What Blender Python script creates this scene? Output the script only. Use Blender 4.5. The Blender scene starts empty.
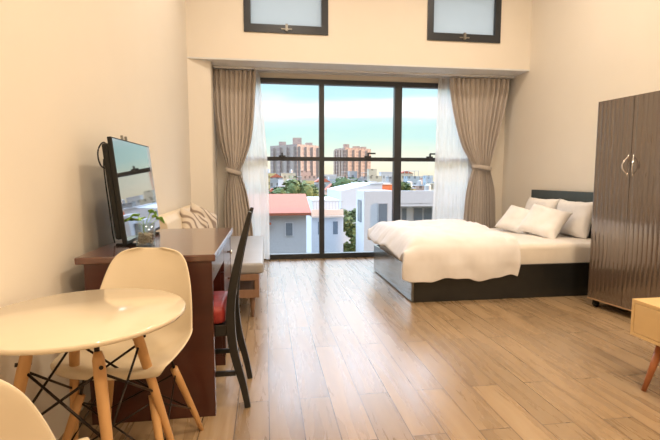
import bpy, bmesh, math, random
from mathutils import Vector, Matrix, noise
R = math.radians
PI = math.pi
random.seed(7)
SC = bpy.context.scene
COL = SC.collection

# ------------------------------------------------------------------ materials
def new_mat(name):
    m = bpy.data.materials.new(name); m.use_nodes = True
    nt = m.node_tree; nt.nodes.clear()
    out = nt.nodes.new('ShaderNodeOutputMaterial')
    return m, nt, out
def N(nt, t, **kw):
    n = nt.nodes.new(t)
    for k, v in kw.items():
        if k.startswith('i_'): n.inputs[k[2:].replace('_', ' ')].default_value = v
        else: setattr(n, k, v)
    return n
def L(nt, a, ao, b, bi): nt.links.new(a.outputs[ao], b.inputs[bi])
def coords(nt, scale=(1, 1, 1), rot=(0, 0, 0)):
    tc = N(nt, 'ShaderNodeTexCoord'); mp = N(nt, 'ShaderNodeMapping')
    mp.inputs['Scale'].default_value = scale; mp.inputs['Rotation'].default_value = rot
    L(nt, tc, 'Object', mp, 'Vector'); return mp
def mat(name, c, rough=.5, metal=0, c2=None, scale=(4, 4, 4), nscale=3, detail=4, bump=0, bscale=40, spec=.5, coat=0, sheen=0, emis=None, es=0, sss=0):
    m, nt, out = new_mat(name)
    b = N(nt, 'ShaderNodeBsdfPrincipled')
    b.inputs['Roughness'].default_value = rough; b.inputs['Metallic'].default_value = metal
    b.inputs['Specular IOR Level'].default_value = spec; b.inputs['Coat Weight'].default_value = coat
    b.inputs['Coat Roughness'].default_value = .12
    b.inputs['Sheen Weight'].default_value = sheen
    if c2 is None: c2 = tuple(x * .93 for x in c)
    mp = coords(nt, scale)
    no = N(nt, 'ShaderNodeTexNoise'); no.inputs['Scale'].default_value = nscale; no.inputs['Detail'].default_value = detail
    L(nt, mp, 0, no, 'Vector')
    cr = N(nt, 'ShaderNodeValToRGB')
    cr.color_ramp.elements[0].position = .3; cr.color_ramp.elements[1].position = .7
    cr.color_ramp.elements[0].color = (*c2, 1); cr.color_ramp.elements[1].color = (*c, 1)
    L(nt, no, 'Fac', cr, 0); L(nt, cr, 0, b, 'Base Color')
    if bump:
        mp2 = coords(nt)
        n2 = N(nt, 'ShaderNodeTexNoise'); n2.inputs['Scale'].default_value = bscale; n2.inputs['Detail'].default_value = 3
        L(nt, mp2, 0, n2, 'Vector')
        bp = N(nt, 'ShaderNodeBump'); bp.inputs['Strength'].default_value = bump; bp.inputs['Distance'].default_value = .01
        L(nt, n2, 'Fac', bp, 'Height'); L(nt, bp, 0, b, 'Normal')
    if emis: b.inputs['Emission Color'].default_value = (*emis, 1); b.inputs['Emission Strength'].default_value = es
    L(nt, b, 0, out, 0)
    return m
def floor_mat():
    m, nt, out = new_mat('oak_laminate')
    b = N(nt, 'ShaderNodeBsdfPrincipled')
    tc = N(nt, 'ShaderNodeTexCoord'); sp = N(nt, 'ShaderNodeSeparateXYZ'); cb = N(nt, 'ShaderNodeCombineXYZ')
    L(nt, tc, 'Object', sp, 0); L(nt, sp, 'Y', cb, 'X'); L(nt, sp, 'X', cb, 'Y')
    br = N(nt, 'ShaderNodeTexBrick', offset=.37, offset_frequency=2)
    br.inputs['Scale'].default_value = 1; br.inputs['Brick Width'].default_value = 1.15; br.inputs['Row Height'].default_value = .165
    br.inputs['Mortar Size'].default_value = .0024; br.inputs['Mortar Smooth'].default_value = .1; br.inputs['Bias'].default_value = 0
    br.inputs['Color1'].default_value = (0, 0, 0, 1); br.inputs['Color2'].default_value = (1, 1, 1, 1); br.inputs['Mortar'].default_value = (.5, .5, .5, 1)
    L(nt, cb, 0, br, 'Vector')
    # grain, shifted per plank
    mp = N(nt, 'ShaderNodeMapping'); mp.inputs['Scale'].default_value = (.9, 9, 1)
    add = N(nt, 'ShaderNodeVectorMath', operation='ADD'); ms = N(nt, 'ShaderNodeVectorMath', operation='SCALE'); ms.inputs['Scale'].default_value = 7.3
    L(nt, br, 'Color', ms, 0); L(nt, cb, 0, add, 0); L(nt, ms, 0, add, 1); L(nt, add, 0, mp, 0)
    no = N(nt, 'ShaderNodeTexNoise'); no.inputs['Scale'].default_value = 1.6; no.inputs['Detail'].default_value = 6; no.inputs['Roughness'].default_value = .6; no.inputs['Distortion'].default_value = .5
    L(nt, mp, 0, no, 'Vector')
    cr = N(nt, 'ShaderNodeValToRGB'); e = cr.color_ramp.elements
    e[0].position = .25; e[0].color = (.25, .175, .105, 1); e[1].position = .78; e[1].color = (.41, .305, .195, 1)
    q = cr.color_ramp.elements.new(.5); q.color = (.33, .23, .135, 1)
    L(nt, no, 'Fac', cr, 0)
    mx = N(nt, 'ShaderNodeMix', data_type='RGBA', blend_type='MULTIPLY'); mx.inputs[0].default_value = 1
    tr = N(nt, 'ShaderNodeValToRGB'); tr.color_ramp.elements[0].color = (.84, .83, .82, 1); tr.color_ramp.elements[1].color = (1.1, 1.08, 1.05, 1)
    L(nt, br, 'Color', tr, 0); L(nt, cr, 0, mx, 6); L(nt, tr, 0, mx, 7)
    mz = N(nt, 'ShaderNodeMix', data_type='RGBA'); mz.inputs[7].default_value = (.075, .045, .025, 1)
    L(nt, br, 'Fac', mz, 0); L(nt, mx, 2, mz, 6); L(nt, mz, 2, b, 'Base Color')
    rr = N(nt, 'ShaderNodeMapRange'); rr.inputs['To Min'].default_value = .2; rr.inputs['To Max'].default_value = .36
    L(nt, no, 'Fac', rr, 'Value'); L(nt, rr, 0, b, 'Roughness')
    b.inputs['Specular IOR Level'].default_value = .9
    sb = N(nt, 'ShaderNodeMath', operation='SUBTRACT'); L(nt, no, 'Fac', sb, 0); L(nt, br, 'Fac', sb, 1)
    bp = N(nt, 'ShaderNodeBump'); bp.inputs['Strength'].default_value = .03; bp.inputs['Distance'].default_value = .002
    L(nt, sb, 0, bp, 'Height'); L(nt, bp, 0, b, 'Normal')
    L(nt, b, 0, out, 0); return m
def wood(name, c, c2, axis='z', rough=.4, spec=.5, coat=0, s=1):
    sc = {'x': (1.5, 14, 14), 'y': (14, 1.5, 14), 'z': (14, 14, 1.5)}[axis]
    return mat(name, c, rough, c2=c2, scale=tuple(v * s for v in sc), nscale=1.6, detail=6, spec=spec, coat=coat)
def pane_mat(name, tint=(1, 1, 1), gl=.06, rough=0.0):
    m, nt, out = new_mat(name)
    t = N(nt, 'ShaderNodeBsdfTransparent'); t.inputs[0].default_value = (*tint, 1)
    g = N(nt, 'ShaderNodeBsdfGlossy'); g.inputs['Roughness'].default_value = rough
    fr = N(nt, 'ShaderNodeFresnel'); fr.inputs[0].default_value = 1.3
    mx = N(nt, 'ShaderNodeMixShader'); L(nt, fr, 0, mx, 0); L(nt, t, 0, mx, 1); L(nt, g, 0, mx, 2); L(nt, mx, 0, out, 0)
    return m
def cloth_thin(name, c, transp, transl):
    m, nt, out = new_mat(name)
    t = N(nt, 'ShaderNodeBsdfTransparent'); d = N(nt, 'ShaderNodeBsdfDiffuse'); tl = N(nt, 'ShaderNodeBsdfTranslucent')
    d.inputs[0].default_value = (*c, 1); tl.inputs[0].default_value = (*c, 1)
    mp = coords(nt, (1, 1, 1)); w = N(nt, 'ShaderNodeTexNoise'); w.inputs['Scale'].default_value = 300
    L(nt, mp, 0, w, 'Vector')
    bp = N(nt, 'ShaderNodeBump'); bp.inputs['Strength'].default_value = .02; bp.inputs['Distance'].default_value = .001
    L(nt, w, 'Fac', bp, 'Height'); L(nt, bp, 0, d, 'Normal')
    m1 = N(nt, 'ShaderNodeMixShader'); m1.inputs[0].default_value = transl; L(nt, d, 0, m1, 1); L(nt, tl, 0, m1, 2)
    m2 = N(nt, 'ShaderNodeMixShader'); m2.inputs[0].default_value = transp; L(nt, m1, 0, m2, 1); L(nt, t, 0, m2, 2)
    L(nt, m2, 0, out, 0); return m
def facade(name, c, win, sx, sz, ww=.5, wh=.5, line=None):
    """wall colour with rows of dark windows (object space: u = x+y, v = z)"""
    m, nt, out = new_mat(name)
    b = N(nt, 'ShaderNodeBsdfPrincipled'); b.inputs['Roughness'].default_value = .8
    tc = N(nt, 'ShaderNodeTexCoord'); sp = N(nt, 'ShaderNodeSeparateXYZ'); L(nt, tc, 'Object', sp, 0)
    def band(src, o, per, w):
        a = N(nt, 'ShaderNodeMath', operation='DIVIDE'); a.inputs[1].default_value = per; L(nt, src, o, a, 0)
        f = N(nt, 'ShaderNodeMath', operation='FRACT'); L(nt, a, 0, f, 0)
        g = N(nt, 'ShaderNodeMath', operation='LESS_THAN'); g.inputs[1].default_value = w; L(nt, f, 0, g, 0); return g
    h = N(nt, 'ShaderNodeMath', operation='ADD'); L(nt, sp, 'X', h, 0); L(nt, sp, 'Y', h, 1)
    b1 = band(h, 0, sx, ww); b2 = band(sp, 'Z', sz, wh)
    ml = N(nt, 'ShaderNodeMath', operation='MULTIPLY'); L(nt, b1, 0, ml, 0); L(nt, b2, 0, ml, 1)
    mx = N(nt, 'ShaderNodeMix', data_type='RGBA'); mx.inputs[6].default_value = (*c, 1); mx.inputs[7].default_value = (*win, 1)
    L(nt, ml, 0, mx, 0); L(nt, mx, 2, b, 'Base Color'); L(nt, b, 0, out, 0); return m
def pattern_fabric(name):
    m, nt, out = new_mat(name)
    b = N(nt, 'ShaderNodeBsdfPrincipled'); b.inputs['Roughness'].default_value = .9
    mp = coords(nt, (6, 6, 6)); w = N(nt, 'ShaderNodeTexWave', wave_type='BANDS', bands_direction='DIAGONAL')
    w.inputs['Scale'].default_value = .8; w.inputs['Distortion'].default_value = 9; w.inputs['Detail'].default_value = 1
    L(nt, mp, 0, w, 'Vector')
    cr = N(nt, 'ShaderNodeValToRGB'); e = cr.color_ramp.elements
    e[0].position = .1; e[0].color = (.27, .21, .17, 1); e[1].position = .5; e[1].color = (.62, .55, .47, 1)
    L(nt, w, 'Fac', cr, 0); L(nt, cr, 0, b, 'Base Color'); L(nt, b, 0, out, 0); return m
M = dict(
    floor=floor_mat(),
    wall=mat('cream_paint', (.80, .745, .66), .7, c2=(.785, .73, .645), nscale=.6, bump=.03, bscale=60),
    ceil=mat('white_ceiling_paint', (.82, .80, .76), .8),
    soffit=mat('white_beam_paint', (.74, .75, .76), .75),
    frame=mat('dark_window_aluminium', (.035, .04, .05), .35, .3),
    ext_wall=mat('outside_render', (.6, .6, .58), .8),
    glass=pane_mat('window_glass', (.97, .99, .99)),
    frost=cloth_thin('frosted_glass', (.50, .50, .47), .06, .85),
    drape=mat('taupe_linen', (.50, .445, .40), .85, c2=(.45, .395, .35), scale=(40, 40, 4), nscale=3, sheen=.2, bump=.1, bscale=200),
    sheer=cloth_thin('white_sheer', (.86, .84, .81), .2, .55),
    track=mat('white_aluminium', (.7, .7, .7), .4, .2),
    black=mat('black_lacquer_wood', (.012, .013, .013), .3, c2=(.018, .018, .017), spec=.5),
    bedfoot=mat('black_bed_board', (.05, .06, .058), .25, spec=1, coat=1),
    headb=mat('charcoal_board', (.055, .07, .07), .38, c2=(.045, .06, .06)),
    sheet=mat('cream_cotton_sheet', (.82, .77, .71), .85, c2=(.79, .74, .68), bump=.12, bscale=14),
    duvet=mat('white_cotton_duvet', (.80, .79, .81), .85, c2=(.77, .76, .78), bump=.2, bscale=9),
    pillow=mat('white_cotton_pillow', (.87, .85, .84), .85, bump=.15, bscale=10),
    mahog=wood('mahogany_veneer', (.075, .017, .010), (.045, .010, .007), 'x', .28, .6, .3, .5),
    mahogtop=wood('mahogany_top', (.14, .055, .036), (.09, .034, .023), 'y', .25, .8, .8, .5),
    chrome=mat('chrome', (.8, .8, .8), .15, 1),
    red=mat('red_leatherette', (.36, .035, .03), .42, c2=(.26, .022, .02), bump=.2, bscale=60),
    plastic=mat('cream_plastic_shell', (.74, .64, .48), .32, c2=(.73, .63, .47), spec=.45),
    ttop=mat('cream_lacquer_tabletop', (.76, .66, .50), .1, c2=(.75, .65, .49), spec=.55, coat=.3),
    beech=wood('beech_leg', (.62, .36, .15), (.50, .27, .105), 'z', .4),
    teak=wood('orange_brown_leg', (.42, .15, .05), (.30, .10, .035), 'z', .35),
    oak=wood('light_oak_veneer', (.74, .52, .25), (.68, .46, .21), 'y', .4, s=.5),
    rod=mat('black_steel_rod', (.03, .022, .018), .35, .8),
    screen=mat('tv_screen_glass', (.012, .013, .014), .035, spec=1.0, coat=1.0),
    tvback=mat('tv_black_plastic', (.012, .013, .013), .55, spec=.3),
    sofaw=mat('sofa_walnut_frame', (.30, .18, .12), .42, c2=(.25, .145, .095), scale=(10, 1, 10), nscale=3),
    sofac=mat('grey_leatherette', (.34, .34, .36), .38, c2=(.31, .31, .33), bump=.05, bscale=30),
    sofab=mat('cream_leatherette', (.74, .64, .49), .5, bump=.05, bscale=30),
    pattern=pattern_fabric('leaf_print_fabric'),
    cable=mat('black_cable', (.02, .02, .02), .5),
    leaf=mat('pothos_leaf', (.13, .36, .05), .4, c2=(.30, .52, .12), nscale=8),
    stem=mat('pothos_stem', (.3, .5, .12), .5),
    pebble=mat('white_pebbles', (.62, .58, .52), .5, c2=(.3, .27, .22), nscale=12),
    lampm=mat('lamp_diffuser', (.9, .88, .8), .5, emis=(1, .78, .5), es=3),
)
def glass_mat():
    m, nt, out = new_mat('vase_glass')
    t = N(nt, 'ShaderNodeBsdfTransparent'); t.inputs[0].default_value = (.95, .98, .97, 1)
    g = N(nt, 'ShaderNodeBsdfGlossy'); g.inputs['Roughness'].default_value = .03
    lw = N(nt, 'ShaderNodeLayerWeight'); lw.inputs[0].default_value = .25
    mr = N(nt, 'ShaderNodeMapRange'); mr.inputs['To Min'].default_value = .05; mr.inputs['To Max'].default_value = .6; L(nt, lw, 'Facing', mr, 'Value')
    mx = N(nt, 'ShaderNodeMixShader'); L(nt, mr, 0, mx, 0); L(nt, t, 0, mx, 1); L(nt, g, 0, mx, 2); L(nt, mx, 0, out, 0); return m
M['vase'] = glass_mat()
def reeded():
    m, nt, out = new_mat('reeded_walnut_laminate')
    b = N(nt, 'ShaderNodeBsdfPrincipled')
    mp = coords(nt, (14, 14, 1.0)); no = N(nt, 'ShaderNodeTexNoise'); no.inputs['Scale'].default_value = 3; no.inputs['Detail'].default_value = 6
    L(nt, mp, 0, no, 'Vector'); cr = N(nt, 'ShaderNodeValToRGB'); e = cr.color_ramp.elements
    e[0].position = .3; e[0].color = (.06, .038, .026, 1); e[1].position = .72; e[1].color = (.12, .08, .055, 1)
    L(nt, no, 'Fac', cr, 0); L(nt, cr, 0, b, 'Base Color'); b.inputs['Roughness'].default_value = .24; b.inputs['Specular IOR Level'].default_value = .8
    b.inputs['Coat Weight'].default_value = 1; b.inputs['Coat Roughness'].default_value = .1; b.inputs['Coat IOR'].default_value = 2.1
    L(nt, b, 0, out, 0); return m
M['reed'] = reeded()

_b=[n for n in M['screen'].node_tree.nodes if n.type=='BSDF_PRINCIPLED'][0]; _b.inputs['Coat IOR'].default_value=2.0; _b.inputs['Coat Roughness'].default_value=.02; _b.inputs['IOR'].default_value=1.7
M['latch']=mat('grey_metal', (.25,.24,.22), .4, .5)
_b=[n for n in M['bedfoot'].node_tree.nodes if n.type=='BSDF_PRINCIPLED'][0]; _b.inputs['Coat IOR'].default_value=2.0
# ------------------------------------------------------------------ mesh helpers
def obj(name, bm, m, parent=None, smooth=False, sub=0, solid=0, bevel=0, label=None, soff=0, auto=None):
    bmesh.ops.recalc_face_normals(bm, faces=bm.faces)
    me = bpy.data.meshes.new(name); bm.to_mesh(me); bm.free()
    o = bpy.data.objects.new(name, me); COL.objects.link(o)
    me.materials.append(M[m] if isinstance(m, str) else m)
    if smooth:
        for p in me.polygons: p.use_smooth = True
    if solid:
        s = o.modifiers.new('solid', 'SOLIDIFY'); s.thickness = solid; s.offset = soff
    if bevel:
        s = o.modifiers.new('bevel', 'BEVEL'); s.width = bevel; s.segments = 3; s.limit_method = 'ANGLE'
    if sub:
        s = o.modifiers.new('sub', 'SUBSURF'); s.levels = sub; s.render_levels = sub
    if parent: o.parent = parent
    if label: o['label'] = label
    return o
def tag(o, label, cat, group=None, kind=None):
    o['label'] = label; o['category'] = cat
    if group: o['group'] = group
    if kind: o['kind'] = kind
    return o
def thing(name, label, cat, loc=(0, 0, 0), rz=0, group=None):
    o = bpy.data.objects.new(name, None); COL.objects.link(o); o.location = loc; o.rotation_euler = (0, 0, rz)
    o.empty_display_size = .1
    return tag(o, label, cat, group)
def struct(name, bm, m, parent=None, bevel=0):
    o = obj(name, bm, m, parent, bevel=bevel)
    if not parent: o['kind'] = 'structure'
    return o
def dup(root, label=None, group=None, loc=None, rz=None):
    r = root.copy(); COL.objects.link(r)
    if loc is not None: r.location = loc
    if rz is not None: r.rotation_euler = (0, 0, rz)
    if label: r['label'] = label
    if group: r['group'] = group
    for ch in list(root.children):
        c = ch.copy(); COL.objects.link(c); c.parent = r
        for g in list(ch.children):
            d = g.copy(); COL.objects.link(d); d.parent = c
    return r
def box(bm, x0, x1, y0, y1, z0, z1, mtx=None):
    vs = [bm.verts.new((x, y, z)) for z in (z0, z1) for y in (y0, y1) for x in (x0, x1)]
    for f in ((0, 1, 3, 2), (4, 6, 7, 5), (0, 4, 5, 1), (2, 3, 7, 6), (0, 2, 6, 4), (1, 5, 7, 3)):
        bm.faces.new([vs[i] for i in f])
    if mtx: bmesh.ops.transform(bm, matrix=mtx, verts=vs)
    return vs
def bx(*a, mtx=None):
    bm = bmesh.new(); box(bm, *a, mtx=mtx); return bm
def boxes(*bs):
    bm = bmesh.new()
    for b in bs: box(bm, *b)
    return bm
def prism(bm, pts, z0, z1):
    lo = [bm.verts.new((x, y, z0)) for x, y in pts]; hi = [bm.verts.new((x, y, z1)) for x, y in pts]
    n = len(pts)
    bm.faces.new(lo); bm.faces.new(hi)
    for i in range(n): bm.faces.new((lo[i], lo[(i + 1) % n], hi[(i + 1) % n], hi[i]))
    return lo + hi
def tube(bm, pts, rad, sides=12, flat=1.0, cap=True, ref=(0, 0, 1)):
    """sweep: rad scalar or list; flat scales the second axis; section super-round"""
    pts = [Vector(p) for p in pts]; n = len(pts)
    if not isinstance(rad, (list, tuple)): rad = [rad] * n
    rings = []
    for i, p in enumerate(pts):
        t = (pts[min(i + 1, n - 1)] - pts[max(i - 1, 0)]).normalized()
        r = Vector(ref)
        if abs(t.dot(r)) > .95: r = Vector((1, 0, 0)) if abs(t.x) < .9 else Vector((0, 1, 0))
        a = t.cross(r).normalized(); b = t.cross(a).normalized()
        rings.append([bm.verts.new(p + a * (rad[i] * math.cos(2 * PI * k / sides)) + b * (rad[i] * flat * math.sin(2 * PI * k / sides))) for k in range(sides)])
    for i in range(n - 1):
        for k in range(sides):
            bm.faces.new((rings[i][k], rings[i][(k + 1) % sides], rings[i + 1][(k + 1) % sides], rings[i + 1][k]))
    if cap: bm.faces.new(rings[0]); bm.faces.new(rings[-1])
def beam(bm, pts, wy, wx):
    """rectangular sweep of a path lying in an XZ plane; wy along Y, wx (list) across"""
    pts = [Vector(p) for p in pts]; n = len(pts); rings = []
    if not isinstance(wx, (list, tuple)): wx = [wx] * n
    for i, p in enumerate(pts):
        t = (pts[min(i + 1, n - 1)] - pts[max(i - 1, 0)]).normalized()
        a = Vector((0, 1, 0)); b = t.cross(a).normalized()
        rings.append([bm.verts.new(p + a * sy * wy / 2 + b * sx * wx[i] / 2) for sy, sx in ((-1, -1), (1, -1), (1, 1), (-1, 1))])
    for i in range(n - 1):
        for k in range(4): bm.faces.new((rings[i][k], rings[i][(k + 1) % 4], rings[i + 1][(k + 1) % 4], rings[i + 1][k]))
    bm.faces.new(rings[0]); bm.faces.new(rings[-1])
def lathe(bm, prof, seg=48, c=(0, 0)):
    rings = []
    for r, z in prof:
        if r < 1e-6: rings.append([bm.verts.new((c[0], c[1], z))])
        else: rings.append([bm.verts.new((c[0] + r * math.cos(2 * PI * k / seg), c[1] + r * math.sin(2 * PI * k / seg), z)) for k in range(seg)])
    for a, b in zip(rings, rings[1:]):
        for k in range(seg):
            q = (k + 1) % seg
            if len(a) == 1 and len(b) == 1: continue
            if len(a) == 1: bm.faces.new((a[0], b[k], b[q]))
            elif len(b) == 1: bm.faces.new((a[k], a[q], b[0]))
            else: bm.faces.new((a[k], a[q], b[q], b[k]))
def cr(keys, t):
    """Catmull-Rom over keys [(t, v...)...]"""
    n = len(keys)
    if t <= keys[0][0]: return keys[0][1:]
    if t >= keys[-1][0]: return keys[-1][1:]
    for i in range(n - 1):
        if keys[i][0] <= t <= keys[i + 1][0]: break
    p0 = keys[max(i - 1, 0)]; p1 = keys[i]; p2 = keys[i + 1]; p3 = keys[min(i + 2, n - 1)]
    h = p2[0] - p1[0]; u = (t - p1[0]) / h; out = []
    for k in range(1, len(p1)):
        m1 = (p2[k] - p0[k]) / max(p2[0] - p0[0], 1e-6) * h; m2 = (p3[k] - p1[k]) / max(p3[0] - p1[0], 1e-6) * h
        out.append((2 * u**3 - 3 * u**2 + 1) * p1[k] + (u**3 - 2 * u**2 + u) * m1 + (-2 * u**3 + 3 * u**2) * p2[k] + (u**3 - u**2) * m2)
    return out
def grid(bm, nu, nv, f):
    vs = [[bm.verts.new(f(i / nu, j / nv)) for j in range(nv + 1)] for i in range(nu + 1)]
    for i in range(nu):
        for j in range(nv): bm.faces.new((vs[i][j], vs[i + 1][j], vs[i + 1][j + 1], vs[i][j + 1]))
    return vs
def rbox(bm, x0, x1, y0, y1, z0, z1, r, seg=3, mtx=None):
    t = bmesh.new(); box(t, x0, x1, y0, y1, z0, z1)
    bmesh.ops.bevel(t, geom=t.edges[:] + t.verts[:], offset=r, segments=seg, profile=.5, affect='EDGES')
    if mtx: bmesh.ops.transform(t, matrix=mtx, verts=t.verts)
    me = bpy.data.meshes.new('tmp'); t.to_mesh(me); t.free(); bm.from_mesh(me); bpy.data.meshes.remove(me)

# ------------------------------------------------------------------ room shell
WL, WR, YB, YW, H = -.963, 3.69, 5.9, 6.5, 4.3
YR = -2.6           # wall behind
struct('floor', bx(WL - .2, WR + .2, YR - .2, YW + .1, -.15, 0), 'floor')
struct('ceiling', bx(WL - .2, WR + .2, YR - .2, YB + .2, H, H + .2), 'ceil')
struct('wall_left', bx(WL - .2, WL, YR - .2, YW + .12, 0, H), 'wall')
struct('wall_right', bx(WR, WR + .2, YR - .2, YW + .12, 0, H), 'wall')
struct('wall_rear', bx(WL, WR, YR - .2, YR, 0, H), 'wall')
# column left of the window (its face runs slightly askew)
bm = bmesh.new(); prism(bm, [(WL, YB), (-.70, YB + .12), (-.69, YB + .14), (-.69, YW + .1), (WL, YW + .1)], 0, 2.70)
struct('wall_column', bm, 'wall')
# upper wall over the beam with two high windows
U = [(-.252, .828), (2.178, 3.228)]; UZ0, UZ1 = 3.055, 3.80
def upper():
    bm = bmesh.new(); xs = [WL, U[0][0], U[0][1], U[1][0], U[1][1], WR]
    y0, y1 = YB, YB + .2
    box(bm, WL, WR, y0, y1, 2.72, UZ0); box(bm, WL, WR, y0, y1, UZ1, H)
    box(bm, xs[0], xs[1], y0, y1, UZ0, UZ1); box(bm, xs[2], xs[3], y0, y1, UZ0, UZ1); box(bm, xs[4], xs[5], y0, y1, UZ0, UZ1)
    return bm
struct('wall_front', upper(), 'wall')
struct('trim_soffit', bx(WL, WR, YB, YW + .12, 2.70, 2.72), 'soffit')
struct('trim_beam', bx(WL, WR, YB + .2, YW + .12, 2.72, 3.0), 'wall')
WX0, WX1 = -.39, 3.19
WT = 2.615
bm = boxes((-.69, WX0, YW, YW + .12, 0, 2.7), (WX1, WR, YW, YW + .12, 0, 2.7), (WX0, WX1, YW, YW + .12, WT, 2.7))
struct('wall_window', bm, 'wall')
# main window
fy0, fy1 = YW - .04, YW + .05
w = struct('window_1', boxes((WX0, WX1, fy0, fy1, 0, .075), (WX0, WX1, fy0, fy1, WT - .07, WT), (WX0, WX0 + .06, fy0, fy1, .075, WT - .07), (WX1 - .06, WX1, fy0, fy1, .075, WT - .07)), 'frame')
mull = [.815, 1.965]
for i, x in enumerate(mull):
    hw = .036 if i == 0 else .055
    obj('mullion', bx(x - hw, x + hw, fy0, fy1, .075, WT - .07), 'frame', w)
edges = [(WX0 + .06, 0.779), (.851, 1.910), (2.020, WX1 - .06)]
for x0, x1 in edges:
    obj('transom', bx(x0, x1, fy0, fy1, 1.450, 1.506), 'frame', w)
    p = obj('pane', bx(x0, x1, YW - .003, YW + .003, .075, 1.45), 'glass', w)
    p = obj('pane', bx(x0, x1, YW - .003, YW + .003, 1.506, WT - .07), 'glass', w)
for x, s in ((.235, 1), (1.50, 1), (2.46, 1)):
    bm = bmesh.new(); box(bm, x - .05, x + .05, fy0 - .02, fy0, 1.485, 1.525); box(bm, x - .012, x + .012, fy0 - .045, fy0 - .015, 1.505, 1.56)
    if x > 1: box(bm, x - .01, x + .11, fy0 - .05, fy0 - .035, 1.55, 1.572)
    obj('latch', bm, 'frame', w)
for i, (x0, x1) in enumerate(U):
    y0, y1 = YB - .02, YB + .06
    w = struct('window_%d' % (i + 2), boxes((x0, x1, y0, y1, UZ0, UZ0 + .10), (x0, x1, y0, y1, UZ1 - .08, UZ1), (x0, x0 + .085, y0, y1, UZ0 + .1, UZ1 - .08), (x1 - .085, x1, y0, y1, UZ0 + .1, UZ1 - .08)), 'frame')
    obj('pane', bx(x0 + .085, x1 - .085, YB + .02, YB + .03, UZ0 + .1, UZ1 - .08), 'frost', w, label='frosted pane')
    xm = (x0 + x1) / 2
    bm = bmesh.new(); box(bm, xm - .07, xm + .07, y0 - .012, y0, UZ0 + .04, UZ0 + .055); box(bm, xm - .015, xm + .015, y0 - .025, y0, UZ0 + .02, UZ0 + .11)
    obj('latch', bm, 'latch', w, label='grey metal latch')

# ------------------------------------------------------------------ ceiling lamps (out of view overhead)
for k, (x, y) in enumerate(((.3, 4.2), (2.4, 4.2), (.3, 1.4), (2.4, 1.4), (1.3, -1.0))):
    t = thing('ceiling_lamp', ['round warm ceiling lamp nearest the window on the desk side', 'round warm ceiling lamp over the bed', 'round warm ceiling lamp over the dining table',
                               'round warm ceiling lamp over the oak cabinet', 'round warm ceiling lamp at the rear of the room'][k], 'lamp', (x, y, H), group='round ceiling lamps')
    bm = bmesh.new(); lathe(bm, [(0, 0), (.22, 0), (.22, -.04), (.2, -.05)]); obj('rim', bm, 'track', t)
    bm = bmesh.new(); lathe(bm, [(.2, -.045), (.17, -.075), (0, -.085)]); obj('diffuser', bm, 'lampm', t, smooth=True)
    ld = bpy.data.lights.new('lamp_light', 'AREA'); ld.shape = 'DISK'; ld.size = .4; ld.energy = (20, 18, 14, 44, 60)[k]; ld.color = (1, .83, .66) if k < 2 else (1, .78, .54)
    lo = bpy.data.objects.new('lamp_light', ld); COL.objects.link(lo); lo.parent = t; lo.location = (0, 0, -.1)

# ------------------------------------------------------------------ curtains
def curtain(name, keys, y0, n, amp, m, label, cat, seed=0, solid=.004, nv=90, group=None, parent=None, fan=False):
    bm = bmesh.new(); nu = n * 10
    z0, z1 = keys[0][0], keys[-1][0]
    wmax = max(k[2] - k[1] for k in keys)
    def f(u, v):
        z = z0 + (z1 - z0) * v; xl, xr = cr(keys, z)
        wd = xr - xl; sq = 1 - wd / wmax
        uu = u + .010 * math.sin(9 * u + seed) + .008 * math.sin(23 * u + 2 * seed + z)
        a = amp * (1 + .35 * math.sin(7 * u + seed)) * (1 - .25 * sq)
        ph = 2 * PI * n * uu + .5 * math.sin(z * 2.2 + seed + u * 3)
        y = y0 + a * math.sin(ph) + .3 * a * math.sin(2.1 * ph + seed) + .02 * math.sin(z * 1.7 + u * 5 + seed)
        y -= .05 * sq * (1 - (2 * u - 1) ** 2)
        return (xl + wd * u, y, z)
    grid(bm, nu, nv, f)
    o = obj(name, bm, m, parent, smooth=True, solid=solid)
    if not parent: tag(o, label, cat, group)
    return o
t = thing('curtain', 'taupe curtain tied back at the left side of the big window', 'curtain', (0, 0, 0))
kl = [(.03, -.62, -.18), (.5, -.60, -.20), (1.0, -.585, -.27), (1.2, -.545, -.33), (1.30, -.53, -.36), (1.42, -.55, -.30), (1.7, -.63, -.20), (2.1, -.675, -.15), (2.5, -.68, -.12), (2.665, -.68, -.11)]
curtain('cloth', kl, 6.26, 9, .026, 'drape', '', '', 1, parent=t)
bm = bmesh.new()
tube(bm, [(-.545 + .2 * (0.5 - .5 * math.cos(a)), 6.245 - .075 * math.sin(a), 1.29 + .03 * math.cos(a)) for a in [2 * PI * i / 24 for i in range(25)]], .03, 8, flat=.25, ref=(0, 1, 0))
obj('tieback', bm, 'drape', t, smooth=True)
t = thing('curtain', 'taupe curtain tied back at the right side of the big window beside the bed', 'curtain', (0, 0, 0))
kr = [(.03, 2.92, 3.50), (.5, 2.94, 3.47), (1.0, 2.97, 3.43), (1.25, 3.03, 3.36), (1.36, 3.05, 3.33), (1.46, 3.0, 3.35), (1.7, 2.87, 3.41), (2.1, 2.76, 3.50), (2.5, 2.69, 3.57), (2.665, 2.68, 3.58)]
curtain('cloth', kr, 6.26, 12, .028, 'drape', '', '', 2.3, parent=t)
bm = bmesh.new()
tube(bm, [(3.045 + .3 * (0.5 - .5 * math.cos(a)), 6.245 - .085 * math.sin(a), 1.355 + .02 * math.cos(a)) for a in [2 * PI * i / 24 for i in range(25)]], .03, 8, flat=.25, ref=(0, 1, 0))
obj('tieback', bm, 'drape', t, smooth=True)
curtain('sheer_curtain', [(.03, -.42, .04), (1.3, -.42, .03), (2.2, -.42, -.03), (2.665, -.42, -.07)], 6.38, 5, .012, 'sheer', 'thin white sheer hanging beside the left taupe curtain', 'curtain', .5, solid=0)
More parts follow.
